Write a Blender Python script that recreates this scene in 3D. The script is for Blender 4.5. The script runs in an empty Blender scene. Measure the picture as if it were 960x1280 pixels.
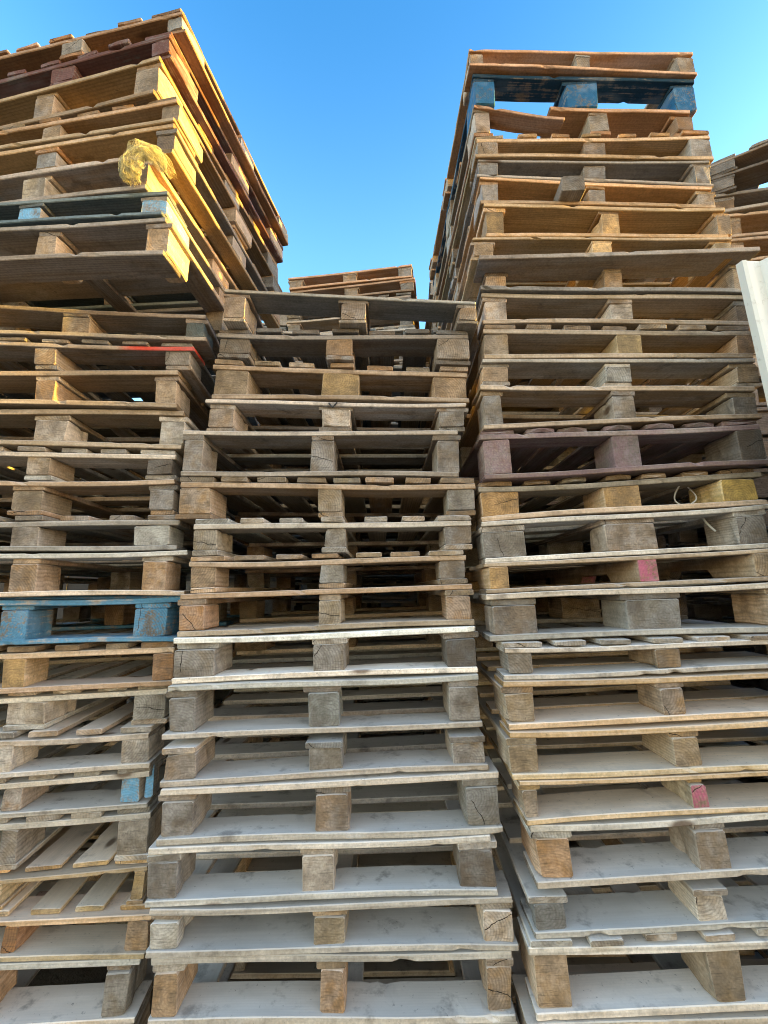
import bpy, bmesh, math, random
from mathutils import Vector, noise
C = bpy.context.scene.collection
S = bpy.context.scene
R = math.radians

# ------------------------------------------------------------------ camera, sky, sun, exposure
cam = bpy.data.objects.new('camera', bpy.data.cameras.new('camera'))
C.objects.link(cam)
cam.location = (0, 0, 1.22)
cam.rotation_euler = (R(90 + 10.15), 0, 0)
cam.data.sensor_fit = 'HORIZONTAL'
cam.data.sensor_width = 36
cam.data.lens = 20.25
cam.data.clip_start = .02
cam.data.clip_end = 2000
S.camera = cam
SUN_EL, SUN_AZ = 8.5, 90.6          # azimuth clockwise from +Y: the sun stands low on the right, in line with the stack fronts
world = bpy.data.worlds.new('World')
S.world = world
world.use_nodes = True
wn = world.node_tree
bg = wn.nodes['Background']
sky = wn.nodes.new('ShaderNodeTexSky')
sky.sky_type = 'NISHITA'
sky.sun_disc = False
sky.sun_elevation = R(SUN_EL)
sky.sun_rotation = R(SUN_AZ)
sky.air_density = 1.0
sky.dust_density = 0.6
sky.ozone_density = 1.5
hsv = wn.nodes.new('ShaderNodeHueSaturation')
hsv.inputs['Hue'].default_value = .505
hsv.inputs['Saturation'].default_value = 1.42
hsv.inputs['Value'].default_value = .98
wn.links.new(sky.outputs[0], hsv.inputs['Color'])
# paler towards the horizon
low = wn.nodes.new('ShaderNodeHueSaturation')
low.inputs['Hue'].default_value = .498; low.inputs['Saturation'].default_value = 1.28; low.inputs['Value'].default_value = 1.22
wn.links.new(sky.outputs[0], low.inputs['Color'])
# clear blue over the stacks, warmer brighter sky added behind the camera as fill
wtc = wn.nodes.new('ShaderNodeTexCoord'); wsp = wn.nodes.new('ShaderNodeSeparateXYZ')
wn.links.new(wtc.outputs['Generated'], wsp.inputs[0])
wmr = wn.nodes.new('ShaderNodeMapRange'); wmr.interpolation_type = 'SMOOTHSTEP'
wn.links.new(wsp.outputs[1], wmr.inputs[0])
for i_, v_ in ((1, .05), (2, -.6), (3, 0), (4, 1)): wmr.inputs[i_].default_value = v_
backfill = wn.nodes.new('ShaderNodeMix'); backfill.data_type = 'RGBA'; backfill.blend_type = 'MULTIPLY'
backfill.inputs[0].default_value = 1; backfill.inputs[7].default_value = (1.75, 1.29, 1.0, 1)
wn.links.new(sky.outputs[0], backfill.inputs[6])
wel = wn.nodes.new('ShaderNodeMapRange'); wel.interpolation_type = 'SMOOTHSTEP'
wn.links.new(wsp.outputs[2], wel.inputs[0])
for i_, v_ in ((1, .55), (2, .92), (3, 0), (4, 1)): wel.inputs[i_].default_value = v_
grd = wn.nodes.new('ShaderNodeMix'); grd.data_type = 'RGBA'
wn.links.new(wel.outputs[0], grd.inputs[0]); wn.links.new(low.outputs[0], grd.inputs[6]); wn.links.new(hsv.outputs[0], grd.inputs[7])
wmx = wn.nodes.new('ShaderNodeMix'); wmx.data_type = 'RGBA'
wn.links.new(wmr.outputs[0], wmx.inputs[0]); wn.links.new(grd.outputs[2], wmx.inputs[6]); wn.links.new(backfill.outputs[2], wmx.inputs[7])
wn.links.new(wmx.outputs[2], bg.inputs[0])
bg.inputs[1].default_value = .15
sd = bpy.data.lights.new('sun', 'SUN')
sd.energy = 3.6
sd.angle = R(.5)
sd.color = (1.0, .60, .07)
sun = bpy.data.objects.new('sun', sd)
C.objects.link(sun)
a, e = R(SUN_AZ), R(SUN_EL)
sdir = Vector((math.sin(a) * math.cos(e), math.cos(a) * math.cos(e), math.sin(e)))
sun.rotation_euler = (-sdir).to_track_quat('-Z', 'Y').to_euler()
sun.location = (6, -2, 5)
S.view_settings.view_transform = 'Standard'
S.view_settings.look = 'None'
S.view_settings.gamma = 1
S.view_settings.exposure = 2.4
S.cycles.filter_width = 1.0
S.cycles.max_bounces = 6
S.cycles.diffuse_bounces = 2
S.cycles.use_adaptive_sampling = True
S.cycles.adaptive_threshold = .02

# ------------------------------------------------------------------ materials
class NT:
    def __init__(s, name):
        s.m = bpy.data.materials.new(name)
        s.m.use_nodes = True
        s.t = s.m.node_tree
        s.b = s.t.nodes['Principled BSDF']
    def n(s, typ, **k):
        x = s.t.nodes.new('ShaderNode' + typ)
        for a_, v in k.items():
            setattr(x, a_, v)
        return x
    def put(s, v, inp):
        if hasattr(v, 'is_linked') or isinstance(v, bpy.types.NodeSocket):
            s.t.links.new(v, inp)
        else:
            inp.default_value = v
    def math(s, op, a_, b_=0.0, c_=0.0, clamp=False):
        x = s.n('Math', operation=op, use_clamp=clamp)
        s.put(a_, x.inputs[0]); s.put(b_, x.inputs[1]); s.put(c_, x.inputs[2])
        return x.outputs[0]
    def vec(s, op, a_, b_):
        x = s.n('VectorMath', operation=op)
        s.put(a_, x.inputs[0])
        if op == 'SCALE':
            s.put(b_, x.inputs[3])
        else:
            s.put(b_, x.inputs[1])
        return x.outputs[0]
    def noise(s, v, scale, detail=3.0, rough=.55):
        x = s.n('TexNoise')
        s.put(v, x.inputs['Vector']); s.put(scale, x.inputs['Scale'])
        x.inputs['Detail'].default_value = detail
        x.inputs['Roughness'].default_value = rough
        return x.outputs['Fac']
    def mix(s, f, a_, b_, blend='MIX'):
        x = s.n('Mix', data_type='RGBA', blend_type=blend)
        s.put(f, x.inputs[0]); s.put(a_, x.inputs[6]); s.put(b_, x.inputs[7])
        return x.outputs[2]
    def ramp(s, v, lo, hi, a_=0.0, b_=1.0):
        x = s.n('MapRange', interpolation_type='SMOOTHSTEP')
        s.put(v, x.inputs[0])
        x.inputs[1].default_value = lo; x.inputs[2].default_value = hi
        x.inputs[3].default_value = a_; x.inputs[4].default_value = b_
        return x.outputs[0]

def wood_material(name, coat=None, mode=None):
    """sawn timber, grain along the object's own X; coat: paint colour; mode: 'all' | 'end' | 'right'"""
    k = NT(name)
    tc = k.n('TexCoord'); oi = k.n('ObjectInfo')
    rnd = oi.outputs['Random']
    off = k.n('CombineXYZ')
    k.put(k.math('MULTIPLY', rnd, 37.0), off.inputs[0])
    k.put(k.math('MULTIPLY', rnd, 91.7), off.inputs[1])
    k.put(k.math('MULTIPLY', rnd, 53.3), off.inputs[2])
    obj = tc.outputs['Object']
    v = k.vec('ADD', obj, off.outputs[0])
    fib = k.noise(k.vec('MULTIPLY', v, (5, 160, 160)), 1.0, 2, .65)
    streak = k.noise(k.vec('MULTIPLY', v, (2.2, 38, 38)), 1.0, 2, .55)
    blotch = k.noise(k.vec('MULTIPLY', v, (5, 14, 14)), 1.0, 2, .6)
    fine = k.noise(v, 140.0, 1, .7)
    stain = k.noise(v, 16.0, 4, .65)
    # growth rings round the object's X axis
    sp = k.n('SeparateXYZ'); k.put(obj, sp.inputs[0])
    r1 = k.math('FRACT', k.math('MULTIPLY', rnd, 17.3)); r2 = k.math('FRACT', k.math('MULTIPLY', rnd, 71.9))
    cy = k.math('MULTIPLY_ADD', r1, .14, -.07)
    cz = k.math('MULTIPLY_ADD', r2, .12, -.06)
    wob = k.noise(k.vec('MULTIPLY', v, (2.5, 14, 14)), 1.0, 2, .5)
    yy = k.math('ADD', k.math('SUBTRACT', sp.outputs[1], cy), k.math('MULTIPLY_ADD', wob, .016, -.008))
    zz = k.math('SUBTRACT', sp.outputs[2], cz)
    rr = k.math('SQRT', k.math('ADD', k.math('MULTIPLY', yy, yy), k.math('MULTIPLY', zz, zz)))
    ring = k.math('MULTIPLY_ADD', k.math('SINE', k.math('MULTIPLY', rr, 950.0)), .5, .5)
    ring = k.math('POWER', ring, 2.0)
    # end faces
    nsp = k.n('SeparateXYZ'); k.put(tc.outputs['Normal'], nsp.inputs[0])
    endf = k.ramp(k.math('ABSOLUTE', nsp.outputs[0]), .6, .8)
    # drying cracks out of the heart on end faces
    ang = k.math('MULTIPLY', r2, 6.283)
    ca, sa = k.math('COSINE', ang), k.math('SINE', ang)
    pu = k.math('ADD', k.math('MULTIPLY', yy, ca), k.math('MULTIPLY', zz, sa))
    pv = k.math('SUBTRACT', k.math('MULTIPLY', zz, ca), k.math('MULTIPLY', yy, sa))
    pv = k.math('ADD', pv, k.math('MULTIPLY_ADD', k.noise(v, 40.0, 2, .5), .014, -.007))
    crk = k.math('MULTIPLY', k.ramp(k.math('ABSOLUTE', pv), .0003, .0011, 1, 0), k.ramp(pu, .004, .012))
    crk = k.math('MULTIPLY', k.math('MULTIPLY', crk, endf), k.math('GREATER_THAN', r1, .62))
    # knots
    vo = k.n('TexVoronoi'); vo.inputs['Scale'].default_value = 1.0
    k.put(k.vec('MULTIPLY', v, (4.5, 11, 11)), vo.inputs['Vector'])
    gs = k.n('SeparateColor'); k.put(vo.outputs['Color'], gs.inputs[0])
    kn = k.math('MULTIPLY', k.ramp(vo.outputs['Distance'], .07, .17, 1, 0), k.math('GREATER_THAN', gs.outputs[0], .72))
    kn = k.math('MULTIPLY', kn, k.math('SUBTRACT', 1.0, endf))
    base = oi.outputs['Color']
    wear = oi.outputs['Alpha']
    # value modulation
    m = k.math('MULTIPLY_ADD', fib, .42, .79)
    m = k.math('MULTIPLY', m, k.math('MULTIPLY_ADD', streak, .55, .72))
    m = k.math('MULTIPLY', m, k.math('MULTIPLY_ADD', blotch, .7, .65))
    m = k.math('MULTIPLY', m, k.math('MULTIPLY_ADD', ring, k.math('MULTIPLY_ADD', r1, -.24, -.05), 1.07))
    m = k.math('MULTIPLY', m, k.math('MULTIPLY_ADD', fine, .7, .65))
    cc = k.n('CombineColor')
    for i_ in range(3):
        k.put(m, cc.inputs[i_])
    col = k.mix(1.0, base, cc.outputs[0], 'MULTIPLY')
    # weathering: grey silvering in patches, then dark mildew stains
    hs = k.n('HueSaturation'); hs.inputs['Saturation'].default_value = .28; hs.inputs['Value'].default_value = .98
    k.put(col, hs.inputs['Color'])
    # tops silvered, edges bleached by weather, both lightened further for painted light contrast
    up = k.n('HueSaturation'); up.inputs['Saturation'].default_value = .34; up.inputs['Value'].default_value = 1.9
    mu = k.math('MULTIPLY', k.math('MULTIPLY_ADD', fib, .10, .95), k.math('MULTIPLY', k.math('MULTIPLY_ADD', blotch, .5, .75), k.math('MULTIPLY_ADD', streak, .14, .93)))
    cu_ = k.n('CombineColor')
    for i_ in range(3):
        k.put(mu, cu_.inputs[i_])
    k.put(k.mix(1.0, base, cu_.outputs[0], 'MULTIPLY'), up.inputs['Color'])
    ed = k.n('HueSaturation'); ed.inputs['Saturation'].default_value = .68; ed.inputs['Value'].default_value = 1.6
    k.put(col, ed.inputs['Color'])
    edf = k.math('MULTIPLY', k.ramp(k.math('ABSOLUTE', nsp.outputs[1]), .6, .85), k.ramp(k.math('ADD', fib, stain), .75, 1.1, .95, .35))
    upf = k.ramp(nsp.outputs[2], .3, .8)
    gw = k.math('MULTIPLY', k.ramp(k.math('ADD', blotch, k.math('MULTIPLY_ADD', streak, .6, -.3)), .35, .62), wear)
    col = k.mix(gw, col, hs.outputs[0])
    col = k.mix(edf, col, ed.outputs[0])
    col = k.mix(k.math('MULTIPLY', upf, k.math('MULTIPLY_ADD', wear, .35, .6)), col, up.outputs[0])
    dk = k.math('MULTIPLY', k.ramp(stain, .54, .74), k.math('MULTIPLY_ADD', wear, .55, .15))
    col = k.mix(dk, col, (.075, .062, .052, 1))
    col = k.mix(k.math('MULTIPLY', kn, .8), col, (.09, .045, .02, 1))
    col = k.mix(k.math('MULTIPLY', endf, k.math('MULTIPLY_ADD', k.ramp(stain, .38, .62), .75, .05)), col, k.mix(.62, col, (.10, .078, .058, 1)))
    saw = k.noise(k.vec('MULTIPLY', k.vec('ADD', v, off.outputs[0]), (60, 26, 330)), 1.0, 2, .7)
    col = k.mix(k.math('MULTIPLY', endf, k.ramp(saw, .50, .72, 0, .62)), col, k.mix(.75, col, (.05, .04, .03, 1)))
    col = k.mix(k.math('MULTIPLY', k.ramp(k.noise(v, 75.0, 3, .7), .63, .76), .5), col, (.05, .04, .032, 1))
    if coat:
        peel = k.math('ADD', k.math('MULTIPLY', stain, .6), k.math('MULTIPLY', fib, .4))
        cov = k.ramp(peel, .40, .60, .68, 0) if mode != 'all' else k.ramp(peel, .50, .61, 1, .05)
        if mode == 'end':
            cov = k.math('MULTIPLY', k.ramp(peel, .44, .60, .95, .12), k.math('MULTIPLY', endf, k.math('LESS_THAN', sp.outputs[0], 0.0)))
        if mode == 'right':
            cov = k.math('MULTIPLY', k.ramp(peel, .57, .66, 1, 0), k.ramp(k.math('ADD', sp.outputs[0], k.math('MULTIPLY', stain, .10)), .20, .30))
            cov = k.math('MULTIPLY', cov, k.math('MAXIMUM', endf, k.ramp(k.math('ABSOLUTE', nsp.outputs[1]), .3, .7, .12, 1)))
        pc = k.mix(.8, coat + (1,), cc.outputs[0], 'MULTIPLY')
        pc = k.mix(k.math('MULTIPLY', k.ramp(blotch, .5, .7), .45), pc, k.mix(.5, pc, (.35, .4, .45, 1)))
        col = k.mix(cov, col, pc)
    col = k.mix(crk, col, (.02, .015, .012, 1))
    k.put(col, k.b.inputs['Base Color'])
    k.b.inputs['Roughness'].default_value = .82
    k.b.inputs['Specular IOR Level'].default_value = .25
    h = k.math('ADD', k.math('MULTIPLY', fib, 1.0), k.math('MULTIPLY', ring, .25))
    h = k.math('ADD', h, k.math('MULTIPLY', fine, .5))
    h = k.math('SUBTRACT', h, k.math('MULTIPLY', crk, 3.0))
    bp = k.n('Bump'); k.put(k.math('MULTIPLY_ADD', upf, -.5, .7), bp.inputs['Strength']); bp.inputs['Distance'].default_value = .0009
    k.put(h, bp.inputs['Height'])
    k.put(bp.outputs[0], k.b.inputs['Normal'])
    return k.m

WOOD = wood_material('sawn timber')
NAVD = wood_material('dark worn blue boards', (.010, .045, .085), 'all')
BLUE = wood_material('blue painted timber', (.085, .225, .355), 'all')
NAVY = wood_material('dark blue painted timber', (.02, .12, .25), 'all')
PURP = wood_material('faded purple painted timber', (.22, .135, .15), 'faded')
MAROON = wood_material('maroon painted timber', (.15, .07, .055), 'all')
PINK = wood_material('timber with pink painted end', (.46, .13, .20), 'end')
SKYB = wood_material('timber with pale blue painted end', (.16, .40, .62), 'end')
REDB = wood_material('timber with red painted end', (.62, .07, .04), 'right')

def plain(name, col, rough=.6, scale=20.0, amt=.5, trans=0.0):
    k = NT(name)
    tc = k.n('TexCoord')
    nz = k.noise(tc.outputs['Object'], scale, 4, .6)
    k.put(k.mix(k.math('MULTIPLY', nz, amt), col + (1,), tuple(c * .35 for c in col) + (1,)), k.b.inputs['Base Color'])
    k.b.inputs['Roughness'].default_value = rough
    if trans:
        k.b.inputs['Transmission Weight'].default_value = trans
    return k.m

# colour families: base albedo, wear
PAL = {'g': ((.27, .215, .16), .75), 'G': ((.17, .14, .112), .9), 't': ((.335, .225, .125), .4), 'y': ((.44, .285, .125), .2),
       'Y': ((.56, .35, .10), .1), 'w': ((.40, .335, .26), .6), 'h': ((.40, .225, .085), .2), 'o': ((.36, .18, .075), .2), 'n': ((.14, .18, .18), .6),
       'b': ((.30, .24, .18), .6), 'N': ((.24, .19, .14), .6), 'p': ((.24, .175, .145), .6), 'm': ((.24, .16, .12), .4), 'q': ((.36, .235, .125), .3), 'e': ((.36, .30, .23), .5), 'r': ((.3, .23, .17), .6)}
MATS = {'m': MAROON, 'b': BLUE, 'N': NAVY, 'p': PURP, 'q': PINK, 'e': SKYB}
rnd = random.Random(11)

# ------------------------------------------------------------------ mesh builders
def timber_mesh(L, w, t, seed, ch=.003, rough=.0012, bow=.002, chips=0, mid=True, seg=.045, dome=0.0, sgn_bow=0):
    """one sawn piece along X, uneven edges, chipped corners"""
    q = random.Random(seed)
    n = max(2, int(L / seg))
    xs = [-L / 2, -L / 2 + ch] + [-L / 2 + L * i / n for i in range(1, n)] + [L / 2 - ch, L / 2]
    ch = min(ch, t * .3, w * .3)
    P = [(-w/2+ch, -t/2), (0, -t/2), (w/2-ch, -t/2), (w/2, -t/2+ch), (w/2, t/2-ch), (w/2-ch, t/2), (0, t/2), (-w/2+ch, t/2), (-w/2, t/2-ch), (-w/2, -t/2+ch)]
    k = len(P)
    ph = [q.uniform(0, 100) for _ in range(6)]
    b1, b2, tw = q.uniform(-bow, bow), q.uniform(-bow, bow) * .5, q.uniform(-.01, .01)
    if sgn_bow: b1 = abs(b1) * sgn_bow
    cuts = [(q.uniform(-L/2, L/2), q.uniform(.004, .02), q.uniform(.002, .006), q.choice((-1, 1)), q.choice((-1, 1))) for _ in range(chips)]
    sk0, sk1 = q.uniform(-.04, .04), q.uniform(-.04, .04)
    vs, fs = [], []
    for i, x in enumerate(xs):
        u = 2 * x / L
        end = i in (0, len(xs) - 1)
        sag = b1 * (1 - u * u) + b2 * math.sin(u * 3.1)
        for j, (y, z) in enumerate(P):
            s_ = .96 if end else 1.0
            yy, zz = y * s_, z * (s_ if t > .03 else .88 if end else 1)
            sgn = 1 if y > 0 else -1
            if abs(y) > w * .4:
                yy += sgn * rough * 1.6 * noise.noise((x * 14 + ph[0 if sgn > 0 else 1], ph[2], z * 40))
                for cx, cw, cd, sy, sz in cuts:
                    if sy == sgn and z * sz > 0:
                        g = max(0, 1 - ((x - cx) / cw) ** 2)
                        yy -= sgn * cd * g; zz -= sz * cd * .5 * g
            zz += rough * noise.noise((x * 10 + ph[3], y * 30, ph[4] + (1 if z > 0 else 0) * 7))
            zz += sag + tw * y * u
            xx = x + ((sk0 if x < 0 else sk1) * y if abs(u) > .9 else 0)
            if dome and abs(u) > .6:
                xx -= dome * (1 if u > 0 else -1) * (2 * y / w) ** 2
            if end:
                xx += q.uniform(-.0012, .0012)
            vs.append((xx, yy, zz))
    for i in range(len(xs) - 1):
        for j in range(k):
            a_, b_ = i * k + j, i * k + (j + 1) % k
            fs.append((a_, b_, b_ + k, a_ + k))
    fs.append(tuple(range(k - 1, -1, -1)))
    o0 = (len(xs) - 1) * k
    fs.append(tuple(o0 + j for j in range(k)))
    me = bpy.data.meshes.new('timber')
    me.from_pydata(vs, [], fs)
    me.update()
    bmx = bmesh.new(); bmx.from_mesh(me)
    bmesh.ops.recalc_face_normals(bmx, faces=bmx.faces)
    bmx.to_mesh(me); bmx.free()
    return me

def put(name, me, mat, parent, loc, rot=(0, 0, 0), col=None):
    o = bpy.data.objects.new(name, me)
    C.objects.link(o)
    if parent: o.parent = parent
    o.location = loc
    o.rotation_euler = rot
    if not me.materials: me.materials.append(mat)
    if col: o.color = col
    return o

def tint(c, q, amt=.16, age=1.0):
    (r_, g_, b_), wv = PAL[c]
    f = age * math.exp(q.gauss(0, amt))
    h = q.gauss(0, .07)
    return (min(.8, r_ * f * (1 + h)), min(.8, g_ * f), min(.8, b_ * f * (1 - h)), max(0, min(1, wv + q.uniform(-.25, .2))))

def thing(name, label, cat, loc, rot=(0, 0, 0), group=None):
    o = bpy.data.objects.new(name, None)
    C.objects.link(o)
    o.location = loc; o.rotation_euler = rot
    o.empty_display_size = .1
    o['label'] = label; o['category'] = cat
    if group: o['group'] = group
    return o

def tag(o, label, cat, group=None):
    o['label'] = label; o['category'] = cat
    if group: o['group'] = group
    return o

def make_pallet(p, label, group, seed):
    """p: W,x,y,z,yaw,tilt,hl,hr,ty,bt,col,bc,bl,dep (+ options). The root stands at the middle of the front bottom edge."""
    q = random.Random(seed)
    W, dep = p['W'], p['dep']
    root = thing('wooden_pallet', label, 'pallet', (p['x'], p['y'], p['z']), (0, -p['tilt'], p['yaw']), group)
    hl, hr = p['hl'] - .0012, p['hr'] - .0012
    m = (hr - hl) / W
    H = lambda x: hl + (x + W / 2) * m
    am = -math.atan(m)
    col, bc = p['col'], p['bc']
    bmat = NAVD if col == 'N' else MATS.get(col, WOOD)
    age = math.exp(max(-.2, min(.16, q.gauss(0, .11))))
    opt = p.get('opt', '')
    cx = []
    defw = q.uniform(.07, .09)
    d3 = [(0, defw), (W / 2 - defw / 2, W / 2 + defw / 2), (W - defw, W)]
    bl = [(b or d) for b, d in zip(p['bl'], d3)]
    hmin = min(hl, hr)
    tb = min(.0150, hmin * .15) * q.uniform(.92, 1.08); ts = min(.016, hmin * .16); bt = min(.0142, hmin * .15) * q.uniform(.95, 1.1)
    if p['bt'] == 'n': bt = 0.0
    g = .0006
    ov = p.get('ov', 0)
    def X(name, y, w, t, z, x0=-W/2, x1=W/2, c=col, mat=None, chips=2, bow=.002, jit=.006, slope=m, zf=None):
        xa, xb = x0 + q.uniform(-jit, jit * .3), x1 + q.uniform(-jit * .3, jit)
        xm = (xa + xb) / 2
        zc = (zf(xm) if zf else z) + t / 2
        return put(name, timber_mesh(xb - xa, w, t - g, q.random(), 0.0018, .0005, .0055 if chips > 1 else bow, chips, seg=.018 if chips > 1 else .06, sgn_bow=1 if name == 'bottom_board' else -1), mat or bmat, root,
                   (xm, y + w / 2, zc), (0, -math.atan(slope), q.uniform(-.004, .004)), tint(c, q, age=age))
    def Y(name, x, w, t, zf, y0, y1, c=col, mat=None, chips=2, bow=.0015, slope=m, dome=0):
        L = y1 - y0
        return put(name, timber_mesh(L, w, t - g, q.random(), .0022, .0012, bow, chips, dome=dome), mat or bmat, root,
                   (x, (y0 + y1) / 2, zf(x) + t / 2), (-math.atan(slope), 0, math.pi / 2 + q.uniform(-.006, .006)), tint(c, q, age=age))
    # deck
    if p['ty'] in 'BCS':
        fw = p.get('fw', q.uniform(.095, .13))
        ys = []
        y = 0.0 if p['ty'] != 'C' else .14
        nb = 3 if 'gappy' in opt else 5 if dep < .9 else 6
        gap = (dep - fw * 2 - (nb - 2) * .09) / (nb - 1)
        yy = 0.0
        for i in range(nb):
            w = fw if i in (0, nb - 1) else .09
            if not (i == 0 and p['ty'] == 'C'):
                if i == 0 and 'broken' in opt:
                    o = X('deck_board', yy, w, tb, 0, x0=-W/2 + .27, zf=lambda x: H(x) - tb, chips=5)
                    o = X('broken_deck_board', yy - .004, w * .6, tb * .8, 0, x1=-W/2 + .31, zf=lambda x: H(x) - tb - .026 + .0, chips=6, slope=m - .14)
                else:
                    X('deck_board', yy + (q.uniform(-.004, .004) if i else 0), w, tb, 0, zf=lambda x: H(x) - tb, chips=3 if i == 0 else 1,
                      mat=REDB if 'red' in opt and i == 0 else None)
            yy += w + gap
        if p['ty'] != 'S':
            for i, (a_, b_) in enumerate(bl):
                w = min(b_ - a_ + q.uniform(-.002, .02), .15)
                Y('stringer_board', (a_ + b_) / 2 - W / 2, w, ts, lambda x: H(x) - tb - ts, ov + (0 if p['ty'] == 'C' else q.uniform(.002, .012)), dep - .002, c=bc[i] if q.random() < .6 else col, slope=0 if False else m)
        zt = lambda x: H(x) - tb - (ts if p['ty'] != 'S' else 0)
    else:
        nb = 7 if W < .83 else 8
        w0 = q.uniform(.085, .1)
        wd = p.get('dw', q.uniform(.062, .08))
        for i in range(nb):
            w = w0 if i in (0, nb - 1) else wd * q.uniform(.92, 1.08)
            x = -W / 2 + w0 / 2 + (W - w0) * i / (nb - 1) + (q.uniform(-.008, .008) if 0 < i < nb - 1 else 0)
            Y('deck_board', x, w, tb, lambda x: H(x) - tb, p.get('inset', 0) + q.uniform(-.006, .006), dep + q.uniform(-.004, .004), dome=.012 if 'round' in opt else 0, chips=3)
        cw = q.uniform(.09, .12)
        for i, y in enumerate((0.0, dep / 2 - cw / 2, dep - cw)):
            X('cross_board', y, cw, ts, 0, zf=lambda x: H(x) - tb - ts, chips=3 if i == 0 else 1, mat=REDB if 'red' in opt and i == 0 else None)
        zt = lambda x: H(x) - tb - ts
    # bottom
    if p['bt'] == 'x':
        bw = p.get('bw', q.uniform(.09, .125))
        for i, y in enumerate((0.0, dep / 2 - bw / 2, dep - bw)):
            X('bottom_board', y - (.004 if i == 0 else 0), bw, bt, 0.0, slope=0, chips=6 if i == 0 else 1)
    elif p['bt'] == 's':
        for i, (a_, b_) in enumerate(bl):
            Y('bottom_board', (a_ + b_) / 2 - W / 2, min(b_ - a_ + q.uniform(0, .015), .13), bt, lambda x: 0.0, ov + q.uniform(0, .01), dep, slope=0)
    # blocks or solid notched stringers
    for i, (a_, b_) in enumerate(bl):
        x = (a_ + b_) / 2 - W / 2; w = b_ - a_
        h = max(.03, zt(x) - bt)
        c = bc[i]; mt = MATS.get(c, WOOD)
        if p['ty'] == 'S':
            put('stringer', notched_mesh(dep - .004, w, h - g, q.random()), mt, root, (x, dep / 2, bt + h / 2), (0, 0, math.pi / 2), tint(c, q, age=age))
            continue
        bd = q.uniform(.10, .14)
        for j, y in enumerate((ov + q.uniform(.0, .006), dep / 2 - bd / 2, dep - bd - .002)):
            cj = c if j == 0 else q.choice('gtt')
            put('block', timber_mesh(bd, w * (1 if j == 0 else q.uniform(.95, 1.1)), h - g, q.random(), .0035, .0016, .0004, 5 if j == 0 else 2, seg=.025), MATS.get(cj, WOOD) if j == 0 or cj in 'bN' else WOOD,
                root, (x, y + bd / 2, bt + h / 2), (0, q.uniform(-.004, .004), math.pi / 2 + q.uniform(-.03, .03) * (1 if j == 0 else 1)), tint(cj, q, .16))
    if 'chip' in opt:
        put('block', timber_mesh(.05, .022, .085, q.random(), .004, .001, .0004, 3, seg=.02), SKYB, root, (W / 2 - .006, .035, bt + .045), (0, R(14), math.pi / 2 + .2), tint('e', q))
    if 'loose' in opt:
        x = -.06; h = zt(x) - bt
        put('block', timber_mesh(.13, .072, h - .006, q.random(), .003, .002, .0004, 6, seg=.025), WOOD, root, (x - .035, .02, bt + h / 2 - .003), (0, 0, math.pi / 2 - .06), tint('g', q))
    return root

def notched_mesh(L, w, h, seed):
    q = random.Random(seed)
    prof = [(-L/2, -h/2), (-L/2 + .12, -h/2)]
    def notch(x0, x1):
        prof.extend([(x0, -h/2), (x0 + .02, -h/2 + h*.42), (x1 - .02, -h/2 + h*.42), (x1, -h/2)])
    notch(-L/2 + .16, -L/2 + .38); notch(L/2 - .38, L/2 - .16)
    prof += [(L/2, -h/2), (L/2, h/2)]
    prof += [(L/2 - L*i/8, h/2) for i in range(1, 8)] + [(-L/2, h/2)]
    n = len(prof)
    vs = [(x, -w/2 + q.uniform(-.0006, .0006), z) for x, z in prof] + [(x, w/2 + q.uniform(-.0006, .0006), z) for x, z in prof]
    fs = [tuple(range(n - 1, -1, -1)), tuple(range(n, 2 * n))] + [(i, (i + 1) % n, n + (i + 1) % n, n + i) for i in range(n)]
    me = bpy.data.meshes.new('stringer')
    me.from_pydata(vs, [], fs)
    bmx = bmesh.new(); bmx.from_mesh(me)
    bmesh.ops.recalc_face_normals(bmx, faces=bmx.faces)
    bmesh.ops.bevel(bmx, geom=bmx.edges[:], offset=.002, segments=1, affect='EDGES')
    bmx.to_mesh(me); bmx.free()
    return me

# ------------------------------------------------------------------ the setting
def ground():
    k = NT('yard ground')
    tc = k.n('TexCoord'); v = tc.outputs['Object']
    c = k.mix(k.noise(v, 1.2, 5, .6), (.15, .122, .092, 1), (.095, .08, .064, 1))
    c = k.mix(k.ramp(k.noise(v, 30, 4, .7), .5, .7), c, (.13, .11, .09, 1))
    k.put(c, k.b.inputs['Base Color']); k.b.inputs['Roughness'].default_value = .95
    bp = k.n('Bump'); bp.inputs['Distance'].default_value = .01
    k.put(k.noise(v, 25, 5, .7), bp.inputs['Height']); k.put(bp.outputs[0], k.b.inputs['Normal'])
    me = bpy.data.meshes.new('ground')
    s = 600
    me.from_pydata([(-s, -s, 0), (s, -s, 0), (s, s, 0), (-s, s, 0)], [], [(0, 1, 2, 3)])
    o = put('ground', me, k.m, None, (0, 0, -.0015))
    o['kind'] = 'structure'
ground()

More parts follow.
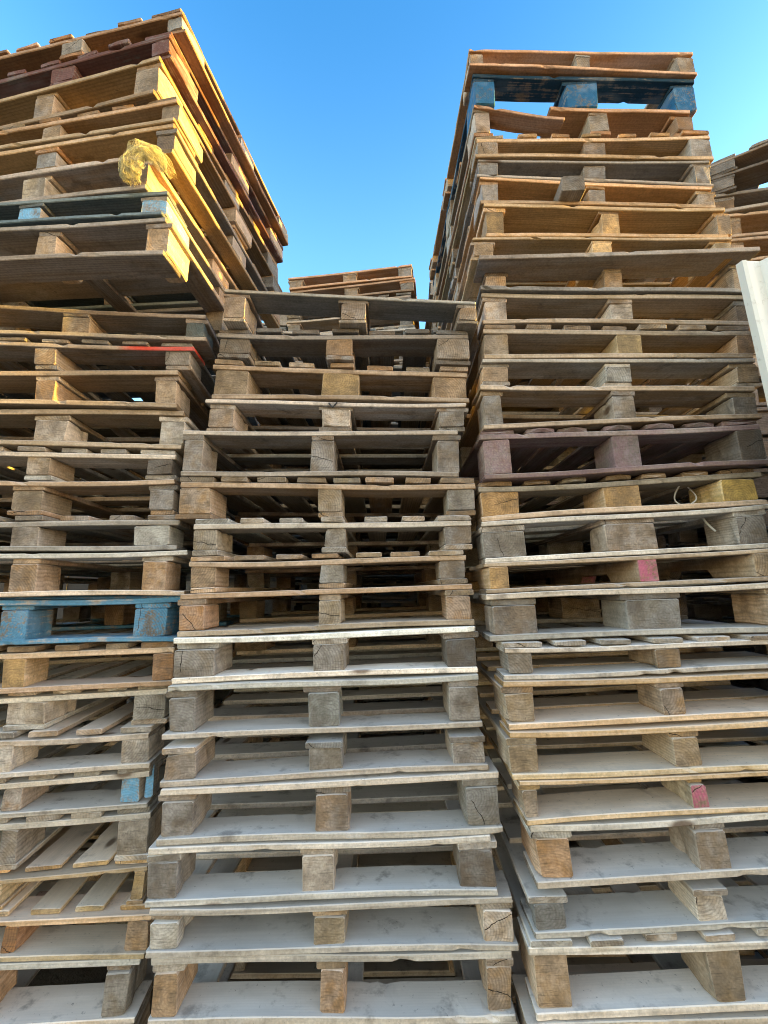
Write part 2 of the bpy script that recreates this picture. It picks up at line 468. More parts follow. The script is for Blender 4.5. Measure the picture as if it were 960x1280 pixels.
# ------------------------------------------------------------------ the stacks in front
KEYS = ['W', 'x', 'y', 'z', 'yaw', 'tilt', 'hl', 'hr', 'ty', 'bt', 'col', 'bc', 'bl']
T = {
 'M': [
  [0.765,-0.104,1.179,2.0123,0.0,-0.0099,0.1079,0.075,'B','s','g','ggg',[(0.001,0.065),(0.356,0.431),(0.712,0.765)]],
  [0.772,-0.13,1.216,1.9093,0.0,-0.0342,0.0938,0.1148,'A','s','G','gtg',[(0.005,0.103),(0.339,0.418),(0.676,0.775)]],
  [0.781,-0.135,1.236,1.7838,0.0,-0.0164,0.1326,0.1187,'A','x','t','tyt',[(0.004,0.107),(0.334,0.447),(0.675,0.778)]],
  [0.781,-0.145,1.23,1.6866,0.0,0.0,0.1038,0.091,'B','s','g','gwg',[(0.005,0.082),(0.345,0.432),(0.702,0.779)]],
  [0.812,-0.186,1.219,1.5424,0.0,-0.0056,0.1419,0.1465,'B','x','g','ggg',[(0.0,0.056),(0.376,0.442),(0.748,0.811)]],
  [0.851,-0.164,1.219,1.4242,0.0,0.0146,0.1267,0.1095,'A','s','t','ttg',[(-0.001,0.089),(0.398,0.467),(0.776,0.853)]],
  [0.786,-0.143,1.213,1.3217,0.0,0.0233,0.1062,0.0994,'A','s','w','twg',[(-0.002,0.065),(0.366,0.427),(0.708,0.785)]],
  [0.771,-0.156,1.219,1.2225,0.0,0.0351,0.1034,0.0943,'A','s','t','tgg',[(0.002,0.071),(0.364,0.429),(0.702,0.772)]],
  [0.797,-0.154,1.198,1.1099,0.0,0.0387,0.1142,0.1112,'B','x','t','ott',[(0.0,0.069),(0.378,0.438),(0.727,0.794)]],
  [0.794,-0.153,1.182,0.9922,0.0,0.0368,0.117,0.1185,'B','x','w','ggG',[(0.001,0.11),(0.367,0.449),(0.716,0.796)]],
  [0.797,-0.151,1.166,0.8642,0.0,0.0371,0.1281,0.1279,'B','x','w','ggg',[(0.001,0.07),(0.359,0.436),(0.719,0.796)]],
  [0.793,-0.146,1.151,0.7652,0.0,0.048,0.1035,0.0949,'C','x','w','ggg',[(0.002,0.08),(0.36,0.441),(0.714,0.793)]],
  [0.81,-0.127,1.143,0.6375,0.0,0.0355,0.1236,0.1337,'B','x','w','ggg',[(-0.001,0.073),(0.369,0.449),(0.731,0.81)]],
  [0.808,-0.147,1.137,0.5129,0.0,0.031,0.122,0.1257,'B','x','w','GwG',[(0.001,0.071),(0.361,0.435),(0.73,0.814)]],
  [0.828,-0.118,1.132,0.4124,0.0,0.0173,0.0957,0.107,'B','x','w','wtw',[(-0.001,0.064),(0.374,0.445),(0.762,0.829)]],
  [0.81,-0.113,1.132,0.2804,0.0,0.0144,0.1309,0.1333,'B','x','w','ttt',[(0.004,0.059),(0.376,0.431),(0.75,0.805)]],
  [0.798,-0.107,1.134,0.1402,-0.005,0.0073,0.1373,0.1431,'B','x','w','ggg',[None,None,None]],
  [0.81,-0.113,1.126,0.0,0.014,0.0,0.1373,0.1431,'B','x','g','ggg',[None,None,None]],
 ],
 'R': [
  [0.804,0.703,1.221,3.0116,0.03,-0.0012,0.083,0.107,'B','x','o','ggg',[(0.001,0.047),(0.38,0.429),(0.742,0.807)]],
  [0.789,0.708,1.235,2.8779,0.024,-0.0124,0.1293,0.1381,'B','s','N','NNN',[(-0.0,0.073),(0.328,0.436),(0.711,0.789)]],
  [0.762,0.694,1.234,2.7612,0.017,0.03,0.1331,0.1008,'B','s','o','tto',[(0.001,0.054),(0.402,0.467),(0.703,0.762)]],
  [0.803,0.716,1.23,2.6532,0.011,-0.0031,0.0951,0.1217,'A','x','t','ttg',[(0.001,0.072),(0.371,0.445),(0.732,0.806)]],
  [0.782,0.708,1.229,2.5611,0.004,-0.0469,0.075,0.1093,'B','x','g','ggg',[(-0.001,0.066),(0.357,0.43),(0.724,0.78)]],
  [0.77,0.707,1.226,2.4629,-0.002,-0.0285,0.1125,0.0917,'B','x','t','ggt',[(0.0,0.056),(0.356,0.414),(0.723,0.775)]],
  [0.777,0.721,1.217,2.3363,-0.008,-0.0101,0.1335,0.1192,'B','x','t','yyt',[(0.003,0.06),(0.377,0.434),(0.748,0.794)]],
  [0.816,0.7,1.211,2.2602,-0.015,-0.0065,0.0779,0.075,'B','s','y','tyy',[(-0.004,0.058),(0.377,0.438),(0.763,0.816)]],
  [0.865,0.735,1.192,2.123,-0.021,-0.0341,0.1251,0.1685,'B','x','g','ttg',[(0.029,0.094),(0.406,0.465),(0.814,0.875)]],
  [0.827,0.722,1.2,2.0145,-0.028,-0.026,0.1126,0.1059,'B','x','t','wwg',[(0.005,0.072),(0.392,0.458),(0.768,0.825)]],
  [0.79,0.703,1.196,1.9012,-0.034,-0.0162,0.1178,0.1101,'A','x','t','tyt',[(-0.002,0.07),(0.394,0.467),(0.751,0.8)]],
  [0.803,0.696,1.191,1.813,-0.034,-0.0233,0.0854,0.0911,'B','s','w','twt',[(0.001,0.077),(0.365,0.44),(0.743,0.807)]],
  [0.797,0.687,1.187,1.6909,-0.034,0.0298,0.1435,0.1012,'B','x','t','ggg',[(0.009,0.063),(0.386,0.448),(0.727,0.795)]],
  [0.793,0.686,1.186,1.5473,-0.034,0.048,0.1509,0.1364,'A','x','p','ppG',[(0.005,0.08),(0.372,0.449),(0.724,0.796)]],
  [0.796,0.68,1.205,1.4312,-0.034,0.0599,0.1205,0.111,'A','x','t','yyY',[(0.001,0.111),(0.349,0.453),(0.68,0.78)]],  # golden corner block has grazing sun painted into its colour
  [0.8,0.68,1.185,1.3113,-0.034,0.0511,0.1165,0.1236,'B','x','w','ggg',[(-0.002,0.117),(0.335,0.477),(0.697,0.777)]],
  [0.8,0.67,1.14,1.2265,-0.034,0.0463,0.0824,0.0862,'S','x','t','yqt',[(0.01,0.061),(0.4,0.45),(0.698,0.74)]],
  [0.8,0.67,1.13,1.1019,-0.034,0.0328,0.1192,0.1301,'B','x','w','ggt',[(0.012,0.125),(0.354,0.491),None]],
  [0.8,0.7,1.104,1.0187,-0.034,0.0437,0.0886,0.0798,'A','x','w','gtt',[(0.011,0.07),(0.367,0.427),None]],
  [0.8,0.699,1.092,0.9119,-0.034,0.0553,0.1114,0.1021,'B','x','y','ttt',[(-0.003,0.066),(0.367,0.421),None]],
  [0.8,0.702,1.083,0.8029,-0.034,0.0475,0.1061,0.1124,'B','x','y','ttt',[(-0.008,0.06),(0.372,0.432),None]],
  [0.8,0.722,1.083,0.7163,-0.034,0.0658,0.0949,0.0802,'B','x','y','tqt',[(0.004,0.038),(0.382,0.418),None]],
  [0.8,0.743,1.082,0.5882,-0.034,0.0603,0.1273,0.1317,'B','x','w','tgg',[(0.005,0.081),(0.362,0.432),None]],
  [0.8,0.733,1.081,0.4915,-0.034,0.059,0.0955,0.0966,'C','x','w','GwG',[(0.002,0.07),(0.356,0.42),None]],
  [0.8,0.727,1.078,0.3439,-0.034,0.0603,0.1478,0.1468,'A','x','w','ttg',[(0.003,0.076),(0.371,0.443),None]],
  [0.818,0.718,1.074,0.2293,-0.023,0.0393,0.1066,0.1227,'B','x','t','ggg',[None,None,None]],
  [0.803,0.726,1.068,0.1146,-0.011,0.02,0.1066,0.1227,'B','x','t','ttt',[None,None,None]],
  [0.818,0.718,1.083,0.0,-0.045,0.0,0.1066,0.1227,'B','x','g','ggg',[None,None,None]],
 ],
 'L': [
  [0.8,-0.953,1.18,1.9623,0.099,0.0282,0.1097,0.0918,'B','x','g','tgn',[None,(0.383,0.462),(0.744,0.799)]],
  [0.8,-0.985,1.185,1.8656,0.099,0.0483,0.1039,0.0878,'A','s','g','ggg',[None,(0.347,0.407),(0.719,0.792)]],
  [0.8,-1.023,1.187,1.7458,0.099,0.0281,0.1098,0.126,'B','x','t','ttt',[None,(0.399,0.454),(0.731,0.793)]],
  [0.8,-1.006,1.204,1.6304,0.099,0.0078,0.1079,0.1241,'B','x','t','www',[None,(0.379,0.469),(0.733,0.805)]],
  [0.8,-1.025,1.206,1.5312,0.099,0.0306,0.1081,0.0899,'A','s','w','ttG',[None,(0.391,0.456),(0.726,0.797)]],
  [0.8,-1.016,1.204,1.427,0.099,0.0219,0.101,0.108,'B','s','t','ttg',[None,(0.358,0.438),(0.732,0.797)]],
  [0.8,-0.999,1.208,1.3217,0.099,0.0265,0.1076,0.1039,'A','x','g','ggw',[None,(0.355,0.426),(0.679,0.778)]],
  [0.8,-0.964,1.211,1.1966,0.099,0.0122,0.1203,0.1317,'B','x','w','ttt',[None,(0.328,0.398),(0.679,0.744)]],
  [0.8,-0.982,1.221,1.0668,0.099,0.021,0.133,0.126,'B','x','b','bbb',[None,(0.333,0.4),(0.681,0.772)]],
  [0.8,-0.993,1.243,0.9387,0.099,0.0362,0.134,0.1219,'A','x','t','yyo',[None,(0.348,0.407),(0.742,0.798)]],
  [0.8,-1.021,1.279,0.8355,0.099,0.0129,0.0931,0.1117,'A','s','w','www',[None,(0.373,0.48),(0.707,0.792)]],
  [0.8,-1.051,1.265,0.7147,0.099,0.0468,0.134,0.1068,'A','x','w','www',[None,None,(0.724,0.796)]],
  [0.8,-1.053,1.28,0.6153,0.099,0.0274,0.0916,0.1071,'A','x','w','wge',[None,(0.419,0.471),(0.728,0.777)]],
  [0.8,-1.046,1.287,0.4844,0.099,0.0219,0.1289,0.1333,'A','s','w','ggw',[None,(0.423,0.466),(0.719,0.798)]],
  [0.8,-1.042,1.284,0.3937,0.099,-0.0178,0.075,0.1067,'A','s','y','yyy',[None,None,(0.761,0.792)]],
  [0.8,-1.021,1.277,0.2898,0.099,-0.045,0.0966,0.1143,'A','x','y','oot',[None,(0.438,0.477),(0.741,0.799)]],
  [0.8,-1.038,1.275,0.1399,0.099,-0.0188,0.1612,0.1402,'B','x','w','gtg',[None,None,(0.718,0.78)]],
  [0.795,-1.035,1.268,0.0,0.116,0.0,0.1474,0.1324,'B','x','g','ggg',[None,None,None]],
 ],
 'U': [
  [0.8,-0.982,1.044,2.7987,-0.161,0.0283,0.086,0.08,'A','s','g','gww',[None,(0.403,0.477),(0.755,0.806)]],
  [0.8,-1.007,1.05,2.7022,-0.175,0.0384,0.1005,0.0925,'A','s','p','ppp',[None,(0.403,0.481),(0.743,0.802)]],
  [0.8,-1.031,1.05,2.5695,-0.175,0.0207,0.1257,0.1397,'B','x','t','ttt',[None,(0.387,0.451),(0.726,0.805)]],
  [0.8,-0.972,1.033,2.4752,-0.134,0.02,0.094,0.0945,'A','x','t','ttt',[None,(0.383,0.443),(0.754,0.807)]],
  [0.8,-0.973,1.029,2.3782,-0.122,0.0198,0.097,0.0971,'B','s','t','tgg',[None,(0.383,0.446),(0.75,0.802)]],
  [0.8,-1.032,1.026,2.2593,-0.114,0.0185,0.1183,0.1194,'B','x','g','gtt',[None,(0.43,0.499),(0.753,0.803)]],
  [0.8,-0.98,1.0,2.1768,-0.05,0.0214,0.0837,0.0813,'B','x','n','eee',[None,(0.396,0.459),(0.734,0.804)]],
  [0.8,-0.971,1.0,2.0645,-0.05,0.0037,0.1052,0.1193,'B','x','g','ttt',[None,(0.448,0.505),(0.75,0.808)]],
 ],
}

ORD = ['topmost', 'second', 'third', 'fourth', 'fifth', 'sixth', 'seventh', 'eighth', 'ninth', 'tenth', 'eleventh', 'twelfth', 'thirteenth', 'fourteenth', 'fifteenth',
       'sixteenth', 'seventeenth', 'eighteenth', 'nineteenth', 'twentieth', 'twenty-first', 'twenty-second', 'twenty-third', 'twenty-fourth', 'twenty-fifth', 'twenty-sixth', 'twenty-seventh', 'twenty-eighth']
STK = {'M': ('middle stack', 'pallets in the middle stack'), 'R': ('tall shaded stack', 'pallets in the tall shaded stack'),
       'L': ('stack under overhang', 'pallets in the stack beneath the overhanging pallets'), 'U': ('sunlit overhanging stack', 'sunlit pallets overhanging the stack below')}
LOOK = {
 'M': ['grey pallet with a pale middle block', 'dark pallet with a split yellowish corner block', 'tan pallet with a wide yellow middle block', 'brown pallet with a black tick on its middle block',
       'grey pallet with a wavy bottom board', 'tan pallet with dark gaps under its deck', 'pale pallet with whitish board edges', 'tan pallet with few deck board ends showing', 'pallet with an orange-brown corner block',
       'pale pallet with a broad rough grey corner block', 'grey pallet with a cracked left block', 'grey pallet missing front deck board', 'grey pallet with a wide bluish bottom board', 'pallet with ringed end grain on its blocks',
       'pale pallet with whitish outer blocks', 'pale tan pallet with a wide dusty bottom board', 'dusty pallet cut off by the picture edge', 'grey pallet resting on the ground'],
 'R': ['brown pallet open to the sky', 'dark blue painted pallet with sky showing through', 'pallet with a snapped hanging deck board', 'pallet with a block jutting past the stack', 'thin grey pallet with grey blocks',
       'pallet with a loose extra block beside its middle', 'pallet with yellow streaked blocks', 'thin yellowish pallet', 'wide pallet with deck boards jutting over its blocks', 'pallet with whitish worn blocks', 'tan pallet with a yellow middle block',
       'pallet with a layered left block', 'brown pallet with a grey bowed bottom board', 'purplish painted pallet with deck ends showing', 'yellow pallet with a golden corner block', 'grey pallet with a broad grey middle block',
       'pallet on solid beams with a pink end', 'pale pallet with a cracked grey block', 'pale pallet with rounded board ends showing', 'tan pallet with slim blocks', 'tan pallet with a chipped middle block', 'pallet with a pink painted middle block',
       'pale pallet with a frayed bottom board', 'dusty pallet missing front deck board', 'pale dusty pallet with wide bottom board', 'grey pallet cut off by the picture edge', 'tan pallet close to the ground', 'grey pallet resting on the ground'],
 'L': ['grey pallet with a teal weathered corner', 'pallet with red paint on its board end', 'tan pallet with tan square blocks', 'pallet with whitewashed blocks', 'pallet with dark grey corner block', 'tan pallet with rough grey blocks', 'grey pallet with a pale stamped corner block',
       'pale pallet with rough bark-edged blocks', 'bright blue painted pallet', 'new-looking pallet with yellow blocks', 'whitish pallet with rounded deck board ends', 'silvery pallet with a worn corner block', 'pallet with a blue painted corner block',
       'grey pallet with a pale square corner block', 'pallet with a thin yellow edge board', 'pallet with spaced grey deck boards', 'dusty pallet with a long corner block', 'grey pallet resting on the ground'],
 'U': ['brown pallet with deck ends against the sky', 'purple-brown painted pallet', 'tan pallet with a glowing orange corner block', 'tan pallet with deck ends showing', 'tan pallet with netting hung from it', 'pallet with a slanted lit corner block', 'pallet with pale blue painted blocks',
       'grey pallet overhanging the stack below'],
}
OPT = {('R', 1): dict(opt='gappy', fw=.085, bw=.085), ('R', 2): dict(opt='gappy', fw=.075), ('M', 1): dict(fw=.10, col='w'), ('U', 1): dict(col='o'), ('M', 2): dict(), ('R', 3): dict(opt='broken'), ('R', 9): dict(ov=.05, fw=.11, col='G'), ('L', 2): dict(opt='red'), ('L', 11): dict(opt='round', dw=.075), ('R', 14): dict(opt='round', dw=.085),
       ('R', 15): dict(opt='round', dw=.075), ('L', 15): dict(inset=.02, dw=.085), ('L', 16): dict(inset=.02, dw=.07), ('L', 12): dict(dw=.075), ('L', 13): dict(opt='chip'), ('R', 4): dict(col='h'), ('R', 6): dict(opt='loose', col='h'), ('R', 7): dict(col='h'), ('U', 3): dict(col='h'), ('U', 4): dict(col='h'), ('U', 5): dict(col='h'), ('L', 14): dict(dw=.085, fw=.1), ('U', 8): dict(fw=.10, bw=.085)}  # honey boards of the overhanging stack put the bounced orange glow into colour
roots = {}
for s_ in 'MRLU':
    for i, row in enumerate(T[s_]):
        p = dict(zip(KEYS, row))
        p['dep'] = {'M': 1.1, 'R': 1.06, 'L': 1.2, 'U': .81}[s_]
        p.update(OPT.get((s_, i + 1), {}))
        if s_ == 'R' and i == 1: p['bt'] = 'n'
        if s_ == 'U' and p['col'] == 'p':
            p['col'] = 'm'; p['bc'] = ['m', 'm', 'm']
        lab = LOOK[s_][i] + ', ' + ORD[i] + (' in ' if i == 0 else ' from top of ') + STK[s_][0]
        roots[s_, i] = make_pallet(p, lab, STK[s_][1], hash((ord(s_), i)) % 100000 + 17)
# ------------------------------------------------------------------ stacks behind
def copy_thing(src, loc, rot, label, group):
    r = src.copy(); C.objects.link(r)
    r.location = loc; r.rotation_euler = rot
    r['label'] = label; r['group'] = group
    for ch in list(src.children):
        c = ch.copy(); C.objects.link(c); c.parent = r
    return r

def merged(src):
    """a copy of a pallet too far back to show its parts: one mesh"""
    bmx = bmesh.new()
    bpy.context.view_layer.update()
    for ch in src.children:
        me = ch.data.copy(); me.transform(ch.matrix_local); bmx.from_mesh(me)
        bpy.data.meshes.remove(me)
    me = bpy.data.meshes.new('pallet'); bmx.to_mesh(me); bmx.free()
    me.materials.append(WOOD)
    return me

q = random.Random(3)
def base_row(W, h, ty, bt, col, bc, dep):
    return dict(W=W, x=0, y=0, z=0, yaw=0, tilt=0, hl=h, hr=h, ty=ty, bt=bt, col=col, bc=bc, bl=[None] * 3, dep=dep)
# the one straight behind the middle stack, its top seen above it
BX, BY, BYAW, BZ = -.213, 2.454, -.123, 3.233
LB_ = ['reddish brown pallet lit at the top of the stack behind the middle one', 'brown pallet under the topmost one of the stack behind', 'third pallet down in the stack behind the middle one', 'fourth pallet down in the stack behind the middle one', 'fifth pallet down in the stack behind the middle one', 'sixth pallet down in the stack behind the middle one', 'seventh pallet down in the stack behind the middle one']
z = BZ
hs = [.095, .097, .112, .118, .12, .115, .118]
gB = 'pallets in the stack behind the middle one'
for i, h in enumerate(hs):
    z -= h
    p = base_row(.80, h, 'BBABABA'[i], 'xxsxsxs'[i], 'oogtwtt'[i], 'ttg', 1.1)  # reddish brown of the upper pallets paints sunlit bounce into their colour
    p.update(x=BX + q.uniform(-.015, .015), y=BY + q.uniform(-.02, .02), z=z, yaw=BYAW + q.uniform(-.015, .015), tilt=.02)
    make_pallet(p, LB_[i], gB, 900 + i)
pm = merged(roots['M', 9])
pm2 = merged(roots['L', 9])
def hidden_stack(x, y, yaw, ztop, W, label, group):
    n = round(ztop / .118); h = ztop / n
    for i in range(n):
        me = pm if i % 2 else pm2
        hh = (T['M'][9][6] if i % 2 else T['L'][9][6])
        o = bpy.data.objects.new('wooden_pallet', me); C.objects.link(o)
        o.location = (x + q.uniform(-.01, .01), y + q.uniform(-.01, .01), i * h); o.rotation_euler = (0, 0, yaw + q.uniform(-.01, .01))
        o.scale = (1, 1, (h - .002) / (hh + .004))
        o.color = tint('g', q)
        tag(o, label, 'pallet', group)
hidden_stack(BX, BY + .02, BYAW, z - .01, .8, 'brown pallet low in the stack behind the middle one', gB + ', lower part')
hidden_stack(-1.06, 2.64, .05, 3.1, .8, 'brown pallet in the stack behind the leftmost stacks', 'pallets behind the leftmost stacks')
hidden_stack(1.76, 2.80, -.02, 3.5, .8, 'brown pallet added far behind to cover sky gaps beyond the tall one', 'added pallets far behind on the sunny side')  # stack added to cover bright sky showing through the gaps
hidden_stack(.70, 2.40, -.02, 3.25, .8, 'brown pallet in the stack behind the tall right-side stack', 'pallets behind the tall right-side stack')
hidden_stack(-1.86, 1.22, .06, 2.7, .8, 'brown pallet in the stack added left of the picture to block sky light', 'added pallets left of the leftmost stack')  # unseen stack added to stop sky light entering from the left
def baffle_wall(label, loc, rot, xa, xb, hgt):  # board wall added to block light from behind and low sun from the side
    k = NT('dark baffle boards')
    tc = k.n('TexCoord'); v = tc.outputs['Object']
    c = k.mix(k.noise(k.vec('MULTIPLY', v, (9, 9, .7)), 1.0, 4, .6), (.09, .075, .062, 1), (.05, .043, .037, 1))
    k.put(c, k.b.inputs['Base Color']); k.b.inputs['Roughness'].default_value = .9
    bmx = bmesh.new()
    xx = xa
    while xx < xb:
        wd = q.uniform(.13, .16)
        r_ = bmesh.ops.create_cube(bmx, size=1.0)
        for vv in r_['verts']:
            vv.co = Vector((xx + wd / 2 + vv.co.x * (wd + .004), (q.random() - .5) * .004 + vv.co.y * .024 + (.01 if int(xx * 50) % 2 else 0), hgt / 2 + vv.co.z * hgt))
        xx += wd
    me = bpy.data.meshes.new('baffle'); bmx.to_mesh(me); bmx.free()
    tag(put('light_baffle', me, k.m, None, loc, rot), label, 'baffle')
baffle_wall('added light-blocking boards of the fence behind all the stacks', (0, 4.3, 0), (0, 0, 0), -6, 6, 2.9)
baffle_wall('added sun-blocking boards of the fence on the sunny side of the yard', (2.7, 0, 0), (0, 0, R(90)), -.6, 4.3, 2.0)
# the one beyond the tall stack, only its left corner in view
QL = [('grey pallet with sky gaps, topmost of the stack beyond the tall one', 1.7528, .0755, -.56, 'A', 's', 'g', 'ggg'), ('dark pallet with a sky gap under it, second in the stack beyond', 1.6815, .083, -.46, 'B', 's', 'G', 'ggg'),
      ('pallet with a broad pale bottom board, third in the stack beyond', 1.600, .095, -.2, 'B', 'x', 'g', 'tgt'), ('tan pallet with a tilted loose slat, fourth in the stack beyond', 1.505, .115, -.14, 'B', 'x', 't', 'tgt'),
      ('brown pallet fifth in the stack beyond the tall one', 1.39, .115, -.14, 'B', 'x', 't', 'tgt'), ('brown pallet sixth in the stack beyond the tall one', 1.275, .115, -.14, 'B', 'x', 'g', 'tgt'), ('brown pallet seventh in the stack beyond the tall one', 1.16, .115, -.14, 'B', 's', 'g', 'tgt')]
for i, (lab, zt_, h, yw, ty, bt, col, bc) in enumerate(QL):
    p = base_row(.8, h, ty, bt, col, bc, .8)
    p.update(x=1.355 + .4 * math.cos(yw), y=1.52 + .4 * math.sin(yw), z=zt_ + 1.22 - h, yaw=yw)
    make_pallet(p, lab, 'pallets in the stack beyond the tall one', 700 + i)
hidden_stack(1.755, 1.50, -.14, 1.16 + 1.22 - .115, .8, 'pallet low in the stack beyond the tall one', 'lower pallets beyond the tall stack')

# ------------------------------------------------------------------ corrugated sheet standing at the far end on the right
def sheet():
    k = NT('cream coated steel')
    tc = k.n('TexCoord'); v = tc.outputs['Object']
    c = k.mix(k.noise(k.vec('MULTIPLY', v, (6, 6, 1.2)), 1.5, 4, .6), (.80, .80, .75, 1), (.66, .69, .66, 1))
    c = k.mix(k.math('MULTIPLY', k.ramp(k.noise(v, 30, 4, .7), .56, .75), .5), c, (.34, .31, .25, 1))
    k.put(c, k.b.inputs['Base Color']); k.b.inputs['Roughness'].default_value = .38
    rt = thing('corrugated_sheet', 'upright cream corrugated metal sheet standing against the end of the tall stack', 'metal sheet', (1.112, 1.06, 0), (0, R(-3.8), R(8)))
    Hh = 2.11
    pr = [(.034, 0)]
    x = .034
    while x < .95:
        pr += [(x + .026, 0), (x + .040, -.022), (x + .066, -.022), (x + .080, 0)]; x += .1
    def ext(name, pts, h, th=.0016):
        n = len(pts)
        vs = [(a_, b_, 0) for a_, b_ in pts] + [(a_, b_, h - .012 * a_) for a_, b_ in pts]
        fs = [(i, i + 1, n + i + 1, n + i) for i in range(n - 1)]
        me = bpy.data.meshes.new(name); me.from_pydata(vs, [], fs)
        o = put(name, me, k.m, rt, (0, 0, 0))
        md = o.modifiers.new('thickness', 'SOLIDIFY'); md.thickness = th
        return o
    ext('ribbed_panel', pr, Hh)
    ext('edge_trim', [(-.001, .014), (0.0, -.004), (.010, -.007), (.014, -.004), (.0338, -.0035)], Hh - .004, .002)
sheet()

# ------------------------------------------------------------------ yellow netting hung over the corner
def netting():
    m_ = NT('yellow netting')
    tc = m_.n('TexCoord')
    m_.put(m_.mix(m_.noise(tc.outputs['Object'], 30, 3, .6), (.74, .68, .34, 1), (.60, .57, .34, 1)), m_.b.inputs['Base Color'])
    m_.b.inputs['Roughness'].default_value = .5
    # gathered sheets of net, swept along an arch: up out of the gap, over the board edge, down in front
    def sweep(bmx, ctl, wid, seed, N, K, flat, lay, fold):
        rows = []
        for i in range(N + 1):
            u = i / N * (len(ctl) - 1); a_ = min(int(u), len(ctl) - 2); f = u - a_
            P = [Vector(ctl[max(0, min(len(ctl) - 1, a_ + d_))]) for d_ in (-1, 0, 1, 2)]
            c = .5 * ((2 * P[1]) + (P[2] - P[0]) * f + (2 * P[0] - 5 * P[1] + 4 * P[2] - P[3]) * f * f + (3 * P[1] - P[0] - 3 * P[2] + P[3]) * f ** 3)
            w = wid[a_] * (1 - f) + wid[a_ + 1] * f
            d = (P[2] - P[1]).normalized(); nrm = Vector((-d.z, 0, d.x)).normalized()
            row = []
            for j in range(K):
                t_ = j / K * 2 * math.pi
                rr = lay * (1 + .34 * noise.noise((i * 7.0 / N + seed, t_ * 1.1, seed)) + fold * math.sin(t_ * 7 + i * 9.0 / N + seed) + .08 * math.sin(t_ * 13 - i * 14.0 / N))
                pp = c + nrm * (math.cos(t_) * w * rr) + Vector((0, 1, 0)) * (math.sin(t_) * w * flat * rr)
                pp += Vector((noise.noise((i * .31, j * .5, seed)), noise.noise((i * .31, j * .5, 9 + seed)), noise.noise((i * .31, j * .5, 17 + seed)))) * .005
                if i in (0, N): pp += d * noise.noise((j * .9, seed, 3)) * .03
                row.append(bmx.verts.new(pp))
            rows.append(row)
        for i in range(N):
            for j in range(K):
                k0 = (j + 1) % K
                bmx.faces.new((rows[i][j], rows[i][k0], rows[i + 1][k0])); bmx.faces.new((rows[i][j], rows[i + 1][k0], rows[i + 1][j]))
    bmx = bmesh.new()
    main = [(-.716, .935, 1.058), (-.722, .915, 1.085), (-.708, .905, 1.128), (-.676, .898, 1.166), (-.634, .900, 1.172), (-.600, .912, 1.142), (-.578, .93, 1.104)]
    for s_ in range(2):
        sweep(bmx, main, [.030, .044, .046, .040, .036, .032, .012], 3.0 + s_ * 7, 64, 30, .6, 1 - .3 * s_, .13)
    # a loose second lobe trailing back into the gap
    sweep(bmx, [(-.655, .905, 1.150), (-.640, .915, 1.188), (-.610, .95, 1.196), (-.590, 1.02, 1.180)], [.016, .030, .026, .020], 31.0, 26, 24, .5, 1, .16)
    me = bpy.data.meshes.new('netting'); bmx.to_mesh(me); bmx.free()
    o = put('netting', me, m_.m, None, (-.622 + .65 * .6, .95 - .91 * .6, 1.22 + 1.098 - 1.125 * .6))
    o.scale = (.6, .6, .6)
    w = o.modifiers.new('strands', 'WIREFRAME'); w.thickness = .0009; w.use_even_offset = False; w.use_replace = True
    tag(o, 'bunched yellow plastic netting hanging out between two sunlit pallets', 'netting')
netting()

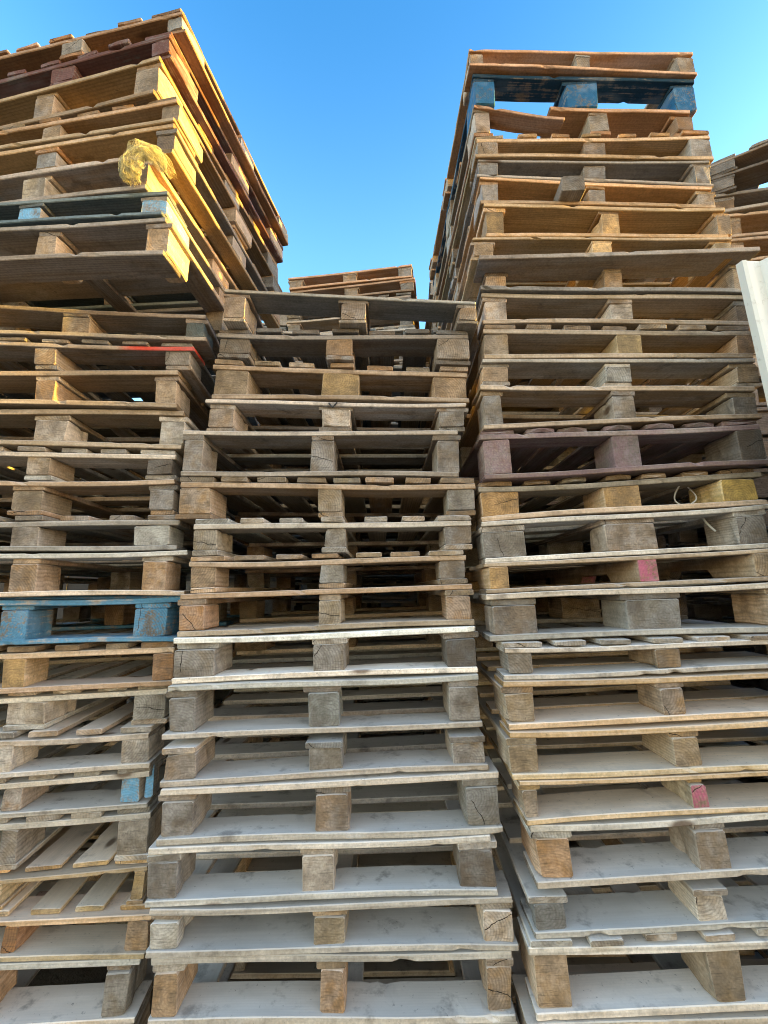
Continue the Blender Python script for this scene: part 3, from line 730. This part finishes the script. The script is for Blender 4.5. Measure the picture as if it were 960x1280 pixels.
# ------------------------------------------------------------------ small things
def tube(name, pts, rad, mat, parent=None, cyc=False):
    cu = bpy.data.curves.new(name, 'CURVE'); cu.dimensions = '3D'
    sp = cu.splines.new('NURBS'); sp.points.add(len(pts) - 1)
    for p_, c_ in zip(sp.points, pts): p_.co = (*c_, 1)
    sp.use_endpoint_u = not cyc; sp.use_cyclic_u = cyc; sp.order_u = 3
    cu.bevel_depth = rad; cu.bevel_resolution = 2; cu.resolution_u = 6
    o = bpy.data.objects.new(name, cu); C.objects.link(o)
    dg = bpy.context.evaluated_depsgraph_get()
    me = bpy.data.meshes.new_from_object(o.evaluated_get(dg))
    bpy.data.objects.remove(o)
    return put(name, me, mat, parent, (0, 0, 0))
WHITE = plain('white plastic strap', (.72, .72, .70), .4)
DARK = plain('black plastic film', (.03, .03, .034), .35)
z0 = 1.22
t_ = thing('strap_loop', 'thin white strap curled into a loop inside the yellow pallet', 'strap', (.905, 1.27, z0 + .252))
lp = [(.030 * math.cos(a_), .012 * math.sin(a_ * 2), .030 + .033 * math.sin(a_)) for a_ in [i * math.pi / 8 - 1.2 for i in range(15)]]
tube('loop', lp, .0022, WHITE, t_)
o = tube('strap_end', [(.937, 1.27, z0 + .232), (.945, 1.262, z0 + .205), (.947, 1.25, z0 + .185), (.955, 1.235, z0 + .165)], .0032, WHITE)
tag(o, 'short bent white strap end poking into the gap below the loop', 'strap')
frs = []
bmx = bmesh.new()
for i in range(14):
    a_ = q.uniform(-1, 1); L_ = q.uniform(.02, .05)
    bx = q.uniform(-.035, .035); by = q.uniform(-.015, .015)
    pr_ = None
    for j in range(5):
        f = j / 4
        c_ = Vector((bx + a_ * L_ * f + .012 * math.sin(f * 3 + i), by + .01 * f, L_ * f * (1 - .35 * f)))
        w_ = .0022 * (1 - f * .6)
        pr2 = [bmx.verts.new(c_ + Vector((-w_, 0, 0))), bmx.verts.new(c_ + Vector((w_, 0, 0))), bmx.verts.new(c_ + Vector((0, w_, 0)))]
        if pr_:
            for m_ in range(3): bmx.faces.new((pr_[m_], pr_[(m_ + 1) % 3], pr2[(m_ + 1) % 3], pr2[m_]))
        pr_ = pr2
me = bpy.data.meshes.new('frayed_strap'); bmx.to_mesh(me); bmx.free()
o = put('frayed_strap', me, WHITE, None, (-.715, 1.10, z0 + .905))
tag(o, 'frayed tuft of white plastic strap inside the overhanging grey pallet', 'strap')
# the black tick on a middle block
bk = roots['M', 3]
inv = lambda p_: (p_[0] - bk.location.x, p_[1] - bk.location.y, p_[2] - bk.location.z)
tube('painted_tick', [inv((-.166, 1.2265, z0 + .5535)), inv((-.157, 1.2265, z0 + .541)), inv((-.155, 1.2265, z0 + .540)), inv((-.142, 1.2265, z0 + .556))], .0024, DARK, bk)
